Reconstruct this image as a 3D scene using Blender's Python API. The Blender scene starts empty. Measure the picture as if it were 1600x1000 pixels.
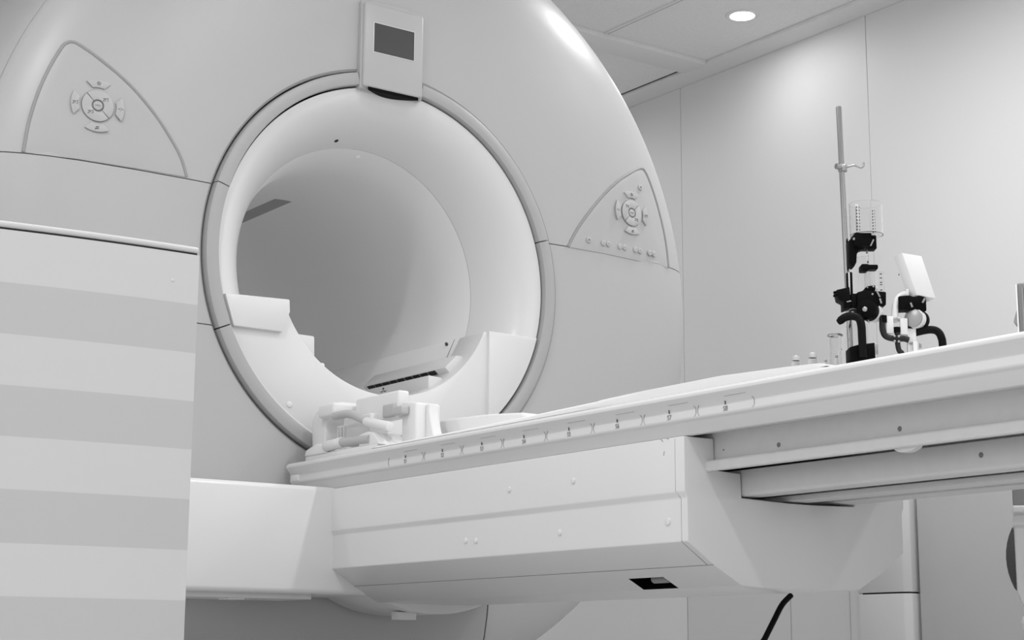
import bpy, bmesh, math, random
from mathutils import Vector, Matrix
random.seed(4)
SC = bpy.context.scene
COL = SC.collection
PI = math.pi
R = math.radians
AX, AZ = 2.215, 1.101            # scanner isocentre axis (runs along +Y)

# ------------------------------------------------------------------ camera
F, YAW, PITCH, ROLL = 2700.28, R(35.734), R(11.119), R(.298)
CAMPOS = Vector((0, 0, .15))
fw = Vector((math.sin(YAW)*math.cos(PITCH), math.cos(YAW)*math.cos(PITCH), math.sin(PITCH)))
rt = Vector((math.cos(YAW), -math.sin(YAW), 0)); up = rt.cross(fw)
rt2 = math.cos(ROLL)*rt + math.sin(ROLL)*up; up2 = -math.sin(ROLL)*rt + math.cos(ROLL)*up
cd = bpy.data.cameras.new('camera'); cam = bpy.data.objects.new('camera', cd); COL.objects.link(cam)
cd.sensor_width = 36; cd.lens = F/1600*36; cd.clip_start = .05
m = Matrix((rt2, up2, -fw)).transposed().to_4x4(); m.translation = CAMPOS
cam.matrix_world = m; SC.camera = cam

def ray(px, py): return rt2*((px-800)/F) - up2*((py-500)/F) + fw
def onY(px, py, y): d = ray(px, py); return CAMPOS + d*((y-CAMPOS.y)/d.y)
def onX(px, py, x): d = ray(px, py); return CAMPOS + d*((x-CAMPOS.x)/d.x)
def onZ(px, py, z): d = ray(px, py); return CAMPOS + d*((z-CAMPOS.z)/d.z)

# ------------------------------------------------------------------ materials
def mat(name, c, rough=.45, spec=.5, metal=0, coat=0, bump=0, bscale=300, var=0, vscale=6, trans=0, ior=1.45, emis=0):
    M = bpy.data.materials.new(name); M.use_nodes = True
    nt = M.node_tree; b = nt.nodes['Principled BSDF']
    b.inputs['Base Color'].default_value = (c, c, c, 1)
    b.inputs['Roughness'].default_value = rough
    b.inputs['Metallic'].default_value = metal
    b.inputs['Specular IOR Level'].default_value = spec
    b.inputs['Coat Weight'].default_value = coat
    b.inputs['Coat Roughness'].default_value = .15
    b.inputs['Transmission Weight'].default_value = trans
    b.inputs['IOR'].default_value = ior
    if emis:
        b.inputs['Emission Color'].default_value = (1, 1, 1, 1); b.inputs['Emission Strength'].default_value = emis
    tc = nt.nodes.new('ShaderNodeTexCoord')
    n1 = nt.nodes.new('ShaderNodeTexNoise'); n1.inputs['Scale'].default_value = vscale; n1.inputs['Detail'].default_value = 3
    nt.links.new(tc.outputs['Object'], n1.inputs['Vector'])
    mr = nt.nodes.new('ShaderNodeMapRange')
    mr.inputs['To Min'].default_value = max(0, rough-.05); mr.inputs['To Max'].default_value = rough+.05
    nt.links.new(n1.outputs['Fac'], mr.inputs['Value']); nt.links.new(mr.outputs['Result'], b.inputs['Roughness'])
    if var:
        cr = nt.nodes.new('ShaderNodeValToRGB')
        cr.color_ramp.elements[0].position = .3; cr.color_ramp.elements[1].position = .7
        a, d = c*(1-var), min(1, c*(1+var))
        cr.color_ramp.elements[0].color = (a, a, a, 1); cr.color_ramp.elements[1].color = (d, d, d, 1)
        nt.links.new(n1.outputs['Fac'], cr.inputs['Fac']); nt.links.new(cr.outputs['Color'], b.inputs['Base Color'])
    if bump:
        n2 = nt.nodes.new('ShaderNodeTexNoise'); n2.inputs['Scale'].default_value = bscale
        nt.links.new(tc.outputs['Object'], n2.inputs['Vector'])
        bp = nt.nodes.new('ShaderNodeBump'); bp.inputs['Strength'].default_value = bump; bp.inputs['Distance'].default_value = .002
        nt.links.new(n2.outputs['Fac'], bp.inputs['Height']); nt.links.new(bp.outputs['Normal'], b.inputs['Normal'])
    return M

M_cover = mat('cover_grey_lacquer', .47, .37, .5, coat=0, bump=.02, bscale=900)
M_panel = mat('panel_grey_foil', .455, .45, bump=.02, var=.02)
M_ring = mat('ring_grey', .41, .4)
M_white = mat('funnel_white', .74, .35, .5, coat=.1)
M_tube = mat('tube_white', .86, .5)
M_bed = mat('bed_white_lacquer', .77, .32, .5, coat=.2)
M_top = mat('tabletop_white', .74, .4)
M_alu = mat('rail_painted_grey', .70, .5, bump=.03, bscale=60, var=.02, vscale=40)
M_pad = mat('pad_white_vinyl', .84, .5, bump=.05, bscale=60)
M_coil = mat('coil_white', .80, .4)
M_coilg = mat('coil_tube_grey', .50, .4)
M_gap = mat('gap_dark', .04, .8, .1)
M_dash = mat('shadow_dash_grey', .38, .6)
M_edge = mat('panel_edge_shade', .33, .6, .3)  # dark tone imitates the shading along the panels' stepped edge
M_seal = mat('seam_grey', .22, .7, .2)
M_black = mat('black_plastic', .003, .55, .08)
M_rub = mat('black_rubber', .003, .45, .15)
M_ink = mat('ink_dark', .10, .7, .2)
M_inkl = mat('ink_grey', .25, .7, .2)
M_screen = mat('screen_glass', .065, .25, .5, var=.08, vscale=3)
M_chrome = mat('chrome', .42, .12, metal=1)
M_steel = mat('brushed_steel', .40, .3, metal=1)
M_glass = mat('clear_acrylic', .97, .04, .5, trans=1, ior=1.12)
M_frost = mat('frosted_acrylic', .80, .5, .3)
M_btn = mat('button_grey', .47, .4)
M_wall = mat('wall_panel_white', .77, .5, .35)
M_trunk = mat('trunking_grey', .56, .45)
M_low = mat('low_panel', .66, .45)
M_wallg = mat('wall_panel_grey', .48, .25, .5, coat=.3, var=.03, vscale=3)
M_ceil = mat('ceiling_tile', .86, .85, .2, bump=.5, bscale=160, var=.05, vscale=220)
M_trim = mat('ceiling_trim', .82, .6)
M_floor = mat('floor_vinyl', .55, .3, .5, var=.05, vscale=30)
M_cab = mat('cabinet_white', .61, .4, coat=.1)
M_cabs = mat('cabinet_stripe_grey', .515, .4, coat=.1)
M_lamp = mat('lamp_diffuser', .9, .5, emis=7)
M_cap = mat('cap_translucent', .50, .35, .5)
M_case = mat('case_grey', .22, .45)
M_mesh = mat('mesh_black', .06, .8, .2, bump=1, bscale=500)

# ------------------------------------------------------------------ mesh helpers
def newbm(): return bmesh.new()
def bevel_bm(bm, w, seg=2, ang=30):
    es = [e for e in bm.edges if len(e.link_faces) == 2 and e.calc_face_angle(0) > R(ang)]
    if es and w > 0:
        bmesh.ops.bevel(bm, geom=es, offset=w, segments=seg, profile=.5, affect='EDGES', clamp_overlap=True)
    return bm
def join(a, b, mi=None):
    me = bpy.data.meshes.new('t'); b.to_mesh(me); b.free()
    old = set(a.faces); a.from_mesh(me); bpy.data.meshes.remove(me)
    a.faces.ensure_lookup_table()
    if mi is not None:
        for f in a.faces:
            if f not in old: f.material_index = mi
    return a
def box(x0, x1, y0, y1, z0, z1, bev=.004, seg=2):
    bm = newbm(); bmesh.ops.create_cube(bm, size=1)
    for v in bm.verts:
        v.co = Vector((x0+(v.co.x+.5)*(x1-x0), y0+(v.co.y+.5)*(y1-y0), z0+(v.co.z+.5)*(z1-z0)))
    return bevel_bm(bm, bev, seg)
def prism(poly, a0, a1, axis='Y', bev=0, seg=2, ang=30):
    """poly: 2-D outline; axis Y -> (x,z), X -> (y,z), Z -> (x,y)"""
    def P(u, v, a): return {'Y': (u, a, v), 'X': (a, u, v), 'Z': (u, v, a)}[axis]
    bm = newbm()
    A = [bm.verts.new(P(u, v, a0)) for u, v in poly]; B = [bm.verts.new(P(u, v, a1)) for u, v in poly]
    n = len(poly)
    bm.faces.new(A); bm.faces.new(B[::-1])
    for i in range(n): bm.faces.new((A[i], B[i], B[(i+1) % n], A[(i+1) % n]))
    bmesh.ops.recalc_face_normals(bm, faces=bm.faces)
    return bevel_bm(bm, bev, seg, ang)
def revolve(prof, n=160, t0=0, t1=2*PI, cx=AX, cz=AZ, closed=True):
    """prof: (r, y) pairs about the axis (cx, cz) along Y"""
    bm = newbm(); full = abs(t1-t0-2*PI) < 1e-6
    k = n if full else n+1
    rings = []
    for i in range(k):
        t = t0+(t1-t0)*i/n
        rings.append([bm.verts.new((cx+r*math.cos(t), y, cz+r*math.sin(t))) for r, y in prof])
    m_ = len(prof)
    for i in range(n):
        a, b = rings[i], rings[(i+1) % k]
        for j in range(m_ if closed else m_-1):
            q = (j+1) % m_
            bm.faces.new((a[j], a[q], b[q], b[j]))
    if not full and closed:
        bm.faces.new(rings[0]); bm.faces.new(rings[-1][::-1])
    bmesh.ops.recalc_face_normals(bm, faces=bm.faces)
    return bm
def lathe(prof, base=(0, 0, 0), n=32):
    """prof: (r, z) closed round vertical axis"""
    bm = newbm(); rings = []
    bx, by, bz = base
    for i in range(n):
        t = 2*PI*i/n
        rings.append([bm.verts.new((bx+r*math.cos(t), by+r*math.sin(t), bz+z)) for r, z in prof])
    for i in range(n):
        a, b = rings[i], rings[(i+1) % n]
        for j in range(len(prof)-1): bm.faces.new((a[j], a[j+1], b[j+1], b[j]))
    if prof[0][0] > 1e-6: bm.faces.new([r_[0] for r_ in rings])
    if prof[-1][0] > 1e-6: bm.faces.new([r_[-1] for r_ in rings][::-1])
    bmesh.ops.remove_doubles(bm, verts=bm.verts, dist=1e-7)
    bmesh.ops.recalc_face_normals(bm, faces=bm.faces)
    return bm
def smooth_path(pts, sub=6):
    pts = [Vector(p) for p in pts]; out = []
    for i in range(len(pts)-1):
        p0 = pts[max(i-1, 0)]; p1 = pts[i]; p2 = pts[i+1]; p3 = pts[min(i+2, len(pts)-1)]
        for k in range(sub):
            t = k/sub
            out.append(.5*((2*p1)+(p2-p0)*t+(2*p0-5*p1+4*p2-p3)*t*t+(3*p1-p0-3*p2+p3)*t**3))
    out.append(pts[-1]); return out
def tube(pts, r, n=12, sub=0, closed=False):
    if sub: pts = smooth_path(pts, sub)
    pts = [Vector(p) for p in pts]; bm = newbm(); rings = []
    t = (pts[1]-pts[0]).normalized()
    u = t.orthogonal().normalized()
    for i, p in enumerate(pts):
        a = pts[max(i-1, 0)]; b = pts[min(i+1, len(pts)-1)]
        t = (b-a).normalized(); u = (u-t*u.dot(t)).normalized(); v = t.cross(u)
        rr = r[i] if isinstance(r, (list, tuple)) else r
        rings.append([bm.verts.new(p+u*rr*math.cos(2*PI*k/n)+v*rr*math.sin(2*PI*k/n)) for k in range(n)])
    for i in range(len(rings)-1):
        for k in range(n):
            bm.faces.new((rings[i][k], rings[i][(k+1) % n], rings[i+1][(k+1) % n], rings[i+1][k]))
    bm.faces.new(rings[0][::-1]); bm.faces.new(rings[-1])
    bmesh.ops.recalc_face_normals(bm, faces=bm.faces)
    return bm
def cyl(p0, p1, r, n=28, bev=0):
    bm = tube([p0, p1], r, n)
    if bev: bevel_bm(bm, bev, 2, 50)
    return bm
def dome(c, nrm, r, h, n=20):
    """low round cap on a surface"""
    nrm = Vector(nrm).normalized(); u = nrm.orthogonal().normalized(); v = nrm.cross(u); c = Vector(c)
    bm = newbm(); prof = [(r, -h*.5), (r, h*.35), (r*.9, h*.72), (r*.6, h*.95), (0, h)]; rings = []
    for i in range(n):
        t = 2*PI*i/n
        rings.append([bm.verts.new(c+nrm*z+(u*math.cos(t)+v*math.sin(t))*q) for q, z in prof])
    for i in range(n):
        a, b = rings[i], rings[(i+1) % n]
        for j in range(len(prof)-1): bm.faces.new((a[j], a[j+1], b[j+1], b[j]))
    bm.faces.new([g[0] for g in rings])
    bmesh.ops.remove_doubles(bm, verts=bm.verts, dist=1e-7)
    bmesh.ops.recalc_face_normals(bm, faces=bm.faces)
    return bm
def bisect(bm, co, no, keep='pos'):
    """keeps one side of a plane and caps the cut"""
    geom = bm.verts[:]+bm.edges[:]+bm.faces[:]
    r_ = bmesh.ops.bisect_plane(bm, geom=geom, plane_co=co, plane_no=no, clear_inner=(keep == 'pos'), clear_outer=(keep == 'neg'))
    es = [e for e in bm.edges if e.is_boundary]
    if es: bmesh.ops.holes_fill(bm, edges=es, sides=0)
    return bm
def text_bm(s, size, frame):
    """flat lettering as mesh; frame = 4x4 matrix taking text x,y to place"""
    cu = bpy.data.curves.new('txt', 'FONT'); cu.body = s; cu.size = size; cu.align_x = 'CENTER'; cu.align_y = 'CENTER'; cu.extrude = .0002
    o = bpy.data.objects.new('txt', cu); COL.objects.link(o)
    dg = bpy.context.evaluated_depsgraph_get(); me = bpy.data.meshes.new_from_object(o.evaluated_get(dg))
    bm = newbm(); bm.from_mesh(me); bm.transform(frame)
    bpy.data.objects.remove(o); bpy.data.curves.remove(cu); bpy.data.meshes.remove(me)
    return bm
# ------------------------------------------------------------------ object helpers
ORIG = {}
def thing(name, label, cat, loc=(0, 0, 0), rz=0, group=None, local=False):
    o = bpy.data.objects.new(name, None); COL.objects.link(o); o.empty_display_size = .1
    o.location = loc; o.rotation_euler = (0, 0, rz)
    o['label'] = label; o['category'] = cat
    if group: o['group'] = group
    ORIG[o.name] = Vector((0, 0, 0)) if local else Vector(loc)
    return o
def obj(name, bm, mats, parent=None, label=None, ang=35):
    me = bpy.data.meshes.new(name); bmesh.ops.triangulate(bm, faces=[f for f in bm.faces if len(f.verts) > 12]) if False else None
    bm.to_mesh(me); bm.free()
    o = bpy.data.objects.new(name, me); COL.objects.link(o)
    for M in (mats if isinstance(mats, (list, tuple)) else [mats]): me.materials.append(M)
    for p in me.polygons: p.use_smooth = True
    me.set_sharp_from_angle(angle=R(ang))
    if parent is not None:
        off = ORIG[parent.name]; me.transform(Matrix.Translation(-off)); o.parent = parent; ORIG[o.name] = off
    if label: o['label'] = label
    return o
def tag(o, label, cat, group=None):
    o['label'] = label; o['category'] = cat
    if group: o['group'] = group
    return o
def struct(name, bm, M, ang=35):
    o = obj(name, bm, M, ang=ang); o['kind'] = 'structure'; return o

# ------------------------------------------------------------------ room
CZ = 2.51; WX = 4.6
struct('floor', box(-3.5, WX+.2, -2.5, 7.2, -.1, 0, 0), M_floor)
struct('ceiling', box(-3.5, WX+.2, -2.5, 7.2, CZ+.02, CZ+.12, 0), M_ceil)
def wall_right():
    bm = newbm(); ys = [-2.5, -.0, 1.03, 2.064, 3.098, 4.164, 5.198, 6.232, 7.2]; g = .0025
    for a, b in zip(ys[:-1], ys[1:]):
        join(bm, box(WX, WX+.02, a+g*.5, b-g*.5, 0, CZ+.02, .001, 1), 0)
    join(bm, box(WX+.012, WX+.05, -2.5, 7.2, 0, CZ+.02, 0), 1)
    return bm
struct('wall_right', wall_right(), [M_wall, M_seal])
struct('wall_back', box(-3.5, WX, 7.1, 7.2, 0, CZ+.02, 0), M_wall)
# cove between ceiling and right wall, soffit beam, tile track
struct('trim_1', prism([(4.515, CZ+.02), (4.6, CZ+.02), (4.6, CZ-.012), (4.585, CZ-.012), (4.53, CZ+.004), (4.515, CZ+.006)], -2.5, 7.1, 'Y', .002), M_trim)
struct('trim_2', box(-3.5, 4.515, 4.942, 5.075, CZ, CZ+.02, .0015), M_trim)
def track():
    bm = box(3.985, 4.002, -2.5, 4.942, CZ+.016, CZ+.0205, .001)
    join(bm, box(4.0035, 4.0075, -2.5, 4.942, CZ+.0185, CZ+.0205, 0), 1); return bm
struct('trim_3', track(), [M_trim, M_gap])
struct('trim_4', box(4.509, 4.514, 5.075, 7.1, CZ+.0185, CZ+.0205, 0), M_gap)
# low wall panels and trunking below the bed
def low_panels():
    bm = newbm()
    for a, b in ((4.33, 4.62), (4.24, 4.327), (4.627, 5.19)): join(bm, box(WX-.006, WX-.0005, a, b, 0, .66, .001, 1))
    return bm
struct('trim_5', low_panels(), M_low)
def trunk():
    bm = newbm()
    def prof(y0, y1): return [(WX-.007, y0), (WX-.06, y0), (WX-.075, y0-.012), (WX-.08, y0-.03), (WX-.08, y1+.06), (WX-.07, y1+.02), (WX-.05, y1), (WX-.007, y1)]
    join(bm, prism(prof(4.236, 4.0), 0, .377, 'Z', .003)); join(bm, prism(prof(4.236, 4.0), .382, .70, 'Z', .003))
    join(bm, box(WX-.055, WX-.01, 4.01, 4.22, .36, .40, 0), 1)
    return bm
struct('trim_6', trunk(), [M_trunk, M_gap])
struct('trim_7', box(WX-.03, WX-.0005, 3.1, 3.985, 0, .74, .003), M_wallg)

# ------------------------------------------------------------------ scanner
mri = thing('mri_scanner', 'large round grey and white MRI scanner with wide open bore and two button panels', 'MRI scanner', (AX, 4.2, 0))
FRONT = [(.513, 3.614), (.5145, 3.607), (.520, 3.602), (.56, 3.600), (.70, 3.598), (.83, 3.603), (.90, 3.612), (.95, 3.624), (.985, 3.638), (1.01, 3.652), (1.027, 3.665), (1.0345, 3.674), (1.0375, 3.682),
         (1.025, 3.690), (1.0, 3.672), (.94, 3.645), (.83, 3.624), (.56, 3.621), (.513, 3.621)]
def Yf(r):
    f = FRONT[3:13]
    if r <= f[0][0]: return f[0][1]
    for (a, ya), (b, yb) in zip(f[:-1], f[1:]):
        if r <= b: return ya+(yb-ya)*(r-a)/(b-a)
    return f[-1][1]
def onface(px, py, off=0.):
    y = 3.6
    for _ in range(12):
        p = onY(px, py, y); y = Yf(math.hypot(p.x-AX, p.z-AZ))-off
    return onY(px, py, y)
g = .0012
ZS, ZL = 1.2455, .908
up_c = bisect(revolve(FRONT, 220), (0, 0, ZS+g), (0, 0, 1))
obj('upper_cover', up_c, M_cover, mri)
lo_c = bisect(revolve(FRONT, 220), (0, 0, ZS-g), (0, 0, 1), 'neg')
lo_c = bisect(lo_c, (AX-.30, 0, 0), (1, 0, 0))                      # everything right of the left wing
lo_r = bisect(lo_c.copy(), (AX+.311+.002, 0, 0), (1, 0, 0)); lo_m = bisect(lo_c, (AX+.311-.002, 0, 0), (1, 0, 0), 'neg')
lo_l = bisect(bisect(revolve(FRONT, 220), (0, 0, ZL-g), (0, 0, 1), 'neg'), (AX-.30, 0, 0), (1, 0, 0), 'neg')
bmc = join(lo_m, lo_l); bmesh.ops.remove_doubles(bmc, verts=bmc.verts, dist=1e-5)
obj('lower_cover', bmc, M_cover, mri)
obj('side_cover', lo_r, M_cover, mri)
sl = bisect(revolve(FRONT, 220), (0, 0, ZS-g), (0, 0, 1), 'neg'); sl = bisect(sl, (0, 0, ZL+g), (0, 0, 1)); sl = bisect(sl, (AX-.3, 0, 0), (1, 0, 0), 'neg')
obj('side_cover', sl, M_cover, mri)
# drum-shaped housing behind the front covers
BODY = [(1.038, 3.690), (1.046, 3.705), (1.055, 3.75), (1.085, 4.0), (1.09, 5.0), (1.06, 5.06), (.95, 5.1), (.36, 5.1), (.36, 5.08), (.93, 5.08), (.99, 5.04), (1.0, 4.9), (1.0, 3.72), (.51, 3.66), (.51, 3.632), (.93, 3.655), (1.0, 3.69)]
obj('housing', revolve(BODY, 180), M_cover, mri)
obj('inner_bulkhead', revolve([(.477, 3.624), (1.01, 3.676), (1.01, 3.69), (.477, 3.645)], 160), M_gap, mri)
obj('plinth', box(AX-.55, AX+.55, 3.85, 4.95, 0, .3, .02), M_cover, mri)
# trim ring in four lengths
RING = [(.476, 3.62), (.476, 3.594), (.4772, 3.5895), (.480, 3.588), (.504, 3.588), (.508, 3.590), (.5095, 3.597), (.5105, 3.62)]
DX0, DX1 = 2.106, 2.292
def ring_seg(t0, t1, n): return revolve(RING, n, t0, t1)
rm = .4915
aL = PI-math.asin((ZS-AZ)/rm); aR = math.asin((ZS-AZ)/rm); aLL = PI+math.asin((AZ-ZL)/rm)
aD0 = math.acos((DX0-AX)/rm); aD1 = math.acos((DX1-AX)/rm); ga = .0028
obj('trim_ring', ring_seg(aD0+.003, aL-ga, 44), M_ring, mri)
obj('trim_ring', ring_seg(aL+ga, aLL-ga, 30), M_ring, mri)
obj('trim_ring', ring_seg(aLL+ga, 2*PI+aR-ga, 110), M_ring, mri)
obj('trim_ring', ring_seg(aR+ga, aD1-.003, 44), M_ring, mri)
# bell-mouthed funnel and tube
def bell(t): return .325+(.4715-.325)*(1-math.sqrt(max(0, 1-(1-t)**2)))**.8
Y0, D = 3.604, .30
def bellpts(ya, yb, n=26):
    out = []
    for i in range(n):
        y = ya+(yb-ya)*i/(n-1); out.append((bell(min(1, (y-Y0)/D)), y))
    return out
fun = [(bell(t*t*.15), Y0+D*t*t*.15) for t in [i/10 for i in range(10)]]+bellpts(Y0+D*.15, 3.7592, 24)
fun += [(fun[-1][0]+.012, 3.7592), (.40, 3.70), (.4715, 3.625)]
obj('bore_funnel', revolve(fun, 200), M_white, mri)
tb = bellpts(3.7605, Y0+D, 14)+[(.325, 4.2), (.325, 5.1), (.335, 5.1), (.335, 4.0), (.36, 3.7605)]
tbm = revolve(tb, 200)
obj('bore_tube', tbm, M_tube, mri)
rs = bell((3.76-Y0)/D)
obj('bore_seam', revolve([(rs+.0006, 3.7588), (rs+.006, 3.7588), (rs+.006, 3.7609), (rs+.0006, 3.7609)], 160), M_gap, mri)
# dark light slot in the top of the tube
def slot():
    bm = newbm(); a, b = [], []
    def P(x, y, r): return (AX+x, y, AZ+math.sqrt(r*r-x*x))
    xs = [.003+.046*i/8 for i in range(9)]
    for x in xs:
        y0 = 4.236-.015*(x/.049)
        a.append([bm.verts.new(P(x, y0, .3245)), bm.verts.new(P(x, 5.0, .3245))])
        b.append([bm.verts.new(P(x, y0, .329)), bm.verts.new(P(x, 5.0, .329))])
    for i in range(8):
        bm.faces.new((a[i][0], a[i][1], a[i+1][1], a[i+1][0])); bm.faces.new((b[i][0], b[i+1][0], b[i+1][1], b[i][1]))
        for k in (0, 1): bm.faces.new((a[i][k], a[i+1][k], b[i+1][k], b[i][k]))
    for e in (0, 8): bm.faces.new((a[e][0], a[e][1], b[e][1], b[e][0]))
    bmesh.ops.recalc_face_normals(bm, faces=bm.faces); return bm
obj('light_slot', slot(), mat('slot_grey', .34, .5), mri, 'dark grey strip along the roof of the bore')
def on_funnel(px, py):
    y = 3.66
    for _ in range(60):
        p = onY(px, py, y); r = math.hypot(p.x-AX, p.z-AZ); rb = bell(min(1, max(0, (y-Y0)/D)))
        y += (rb-r)*.35 if r < rb else (rb-r)*.35
        y = max(3.61, min(4.5, y))
    return onY(px, py, y)
def radial(p): return Vector((AX-p.x, -.15, AZ-p.z)).normalized()
p = onY(525, 220, 3.73); pr = (p-Vector((AX, 3.73, AZ))); pr.y = 0; pr = pr.normalized()
yy = 3.725; rr = bell((yy-Y0)/D)
q = onY(525.5, 220, yy); th = math.atan2(q.z-AZ, q.x-AX); q = Vector((AX+rr*math.cos(th), yy, AZ+rr*math.sin(th)))
obj('sensor_hole', dome(q, radial(q), .006, .0016), M_gap, mri)
yy = 3.79; rr = bell((yy-Y0)/D); q = onY(559, 241, yy); th = math.atan2(q.z-AZ, q.x-AX); q = Vector((AX+rr*math.cos(th), yy, AZ+rr*math.sin(th)))
obj('microphone_cap', dome(q, radial(q), .007, .003), M_tube, mri)
# lower funnel insert
def arcpts(r, a0, a1, n): return [(AX+r*math.cos(a0+(a1-a0)*i/n), AZ+r*math.sin(a0+(a1-a0)*i/n)) for i in range(n+1)]
zt = AZ-.119
ro, ri = .4705, .313
aRo = -math.asin(.119/ro); aRi = -math.asin(.119/ri)
poly = arcpts(ro, -PI-aRo-2*PI*0, aRo, 90) if False else None
outer = arcpts(ro, aRo, -PI-aRo, 90); inner = arcpts(ri, -PI-aRi, aRi, 70)
obj('bore_insert', prism(outer+inner, 3.604, 3.72, 'Y', .004, 2), M_white, mri)
# right wing block and left ledge block, proud of the insert
def wing(sx):
    bm = newbm()
    if sx > 0:
        a1 = -math.acos(.298/(ro-.002))
        o_ = arcpts(ro-.002, aRo, a1, 20)
        pl = o_+[(AX+.298, zt+.001)]
        return prism(pl, 3.593, 3.63, 'Y', .004, 2)
    z1 = AZ-.190
    pl = [(AX-.4555, zt+.004), (AX-.285, zt+.010), (AX-.283, zt-.020), (AX-.301, z1), (AX-.430, z1)]
    return prism(pl, 3.591, 3.66, 'Y', .003, 2)
obj('insert_ledge', wing(1), M_white, mri); obj('insert_ledge', wing(-1), M_white, mri)
p = onY(452, 632, 3.604); obj('screw_cap', dome(p, (0, -1, 0), .0075, .003), M_white, mri)
# rails inside the tube (both sides)
def rails():
    bm = newbm()
    for s in (1, -1):
        X = lambda d: AX+s*d
        pl = [(X(.312), .975), (X(.296), .975), (X(.262), .925), (X(.288), .925)]
        join(bm, prism(pl, 3.725, 5.05, 'Y', .002))
    return bm
def rail_part(pts, y0, y1, s, bev=.003):
    return prism([(AX+s*a, b) for a, b in pts], y0, y1, 'Y', bev)
for s in (1, -1):
    if s > 0:
        o = obj('bore_rail', rail_part([(.318, .985), (.300, .985), (.272, .924), (.300, .924)], 3.715, 5.02, s), M_tube, mri)
        o2 = obj('rail_seam', rail_part([(.3005, .984), (.2990, .984), (.2715, .925), (.2730, .925)], 3.755, 3.7565, s, 0), M_gap, o)
        q = onX(697.5, 538, AX+.292); obj('screw', dome((AX+.2925, q.y, q.z), (-1, 0, -.45), .006, .002), M_ink, o)
    o = obj('coil_shelf', rail_part([(.285, .920), (.236, .921), (.200, .885), (.222, .866), (.268, .866)] if s > 0 else [(.285, .925), (.182, .923), (.180, .872), (.268, .866)], 3.65, 4.06, s, .004), M_white, mri)
    def vents(s=s):
        bm = newbm()
        for i in range(9):
            y = 3.70+i*.038
            join(bm, rail_part([(.2015, .8835), (.2000, .8815), (.2095, .8735), (.211, .8755)], y, y+.032, s, 0))
        return bm
    if s > 0: obj('vent_slots', vents(), M_gap, o)
    o = obj('table_guide', rail_part([(.195, .858), (.150, .861), (.150, .81), (.195, .81)], 3.65, 3.96, s, .006), M_white, mri)
    if s > 0:
        def icon():
            bm = newbm(); c = onX(599, 610, AX+.150)
            for dy, dz, w, h in ((0, .005, .008, .004), (-.007, -.003, .006, .003), (.007, -.003, .006, .003), (-.014, -.003, .004, .0012), (.014, -.003, .004, .0012), (0, .0, .0015, .006)):
                join(bm, box(AX+.1492, AX+.1505, c.y+dy-w/2, c.y+dy+w/2, c.z+dz-h/2, c.z+dz+h/2, 0))
            return bm
        obj('pictogram', icon(), M_ink, o)
# display unit over the bore
def disp():
    bm = box(DX0+.004, DX1-.004, 3.576, 3.62, 1.560, 1.783, .006, 3)
    join(bm, prism([(DX0, 1.556), (DX1, 1.556), (DX1, 1.79), (AX+.03, 1.797), (AX-.06, 1.797), (DX0, 1.790)], 3.585, 3.63, 'Y', .006, 3))
    return bm
du = obj('display_unit', disp(), M_cover, mri)
obj('screen_frame', prism([(2.1362, 1.6532), (2.2598, 1.6532), (2.2598, 1.7338), (2.1362, 1.7338)], 3.5745, 3.578, 'Y', .001), M_white, du)
obj('screen', box(2.138, 2.258, 3.574, 3.578, 1.655, 1.732, .0005, 1), M_screen, du, 'dark grey blank display')
def lens():
    pl = [(2.13+.14*i/12, 3.576+.0*i) for i in range(13)]
    front = [(2.125+.15*i/14, 3.578) for i in range(15)]; back = [(2.125+.15*i/14, 3.578+.03*math.sin(PI*i/14)) for i in range(14, -1, -1)]
    return prism(front+back[1:-1], 1.552, 1.5605, 'Z', 0)
obj('laser_window', lens(), M_black, du)
# button panels
def panel(pts, out_w, name):
    P = [onface(x, y, .004) for x, y in pts]
    bm = newbm(); n = len(P)
    c = sum(P, Vector())/n
    # fan rings from outline to centre so that the plate follows the dome
    rings = []
    K = 10
    for k in range(K):
        f = 1-k/K; ring = []
        for q in P:
            x = c.x+(q.x-c.x)*f; z = c.z+(q.z-c.z)*f
            y = Yf(math.hypot(x-AX, z-AZ))-(.0035 if k > 0 else .002)
            ring.append(bm.verts.new((x, y, z)))
        rings.append(ring)
    cv = bm.verts.new((c.x, Yf(math.hypot(c.x-AX, c.z-AZ))-.0035, c.z))
    skirt = [bm.verts.new((v.co.x, v.co.y+.012, v.co.z)) for v in rings[0]]
    for i in range(n):
        j = (i+1) % n
        bm.faces.new((skirt[i], skirt[j], rings[0][j], rings[0][i]))
        for k in range(K-1): bm.faces.new((rings[k][i], rings[k][j], rings[k+1][j], rings[k+1][i]))
        bm.faces.new((rings[-1][i], rings[-1][j], cv))
    bmesh.ops.recalc_face_normals(bm, faces=bm.faces)
    o = obj(name, bm, M_panel, mri)
    return o
def outline(pts, r, parent, name, M, sub=4):
    P = smooth_path([onface(x, y, .0005) for x, y in pts], sub)
    obj(name, tube(P, r, 8), M, parent)
def resample(pts, sub=4):
    return [(v.x, v.y) for v in smooth_path([Vector((x, y, 0)) for x, y in pts], sub)]
LC = [(36.6, 237.5), (45, 192), (60, 144), (78, 105), (97, 74), (105, 67.5), (112, 66), (121, 69), (144, 84), (180, 112.5), (210, 141), (240, 177), (264, 213), (282, 246), (291, 276)]
LB = [(210, 262), (120, 247.5)]
RC = [(887.5, 385.5), (902, 358), (921, 331), (944, 303.5), (965, 283.5), (982, 272), (997, 264), (1001.5, 263.5), (1006, 266), (1013, 280), (1024, 312), (1034, 350), (1040.6, 385), (1044, 418)]
RB = [(996.5, 407), (944, 395.5)]
lp = panel(resample(LC)+LB, 0, 'control_panel'); outline(LC, .0045, lp, 'panel_edge', M_edge)
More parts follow.
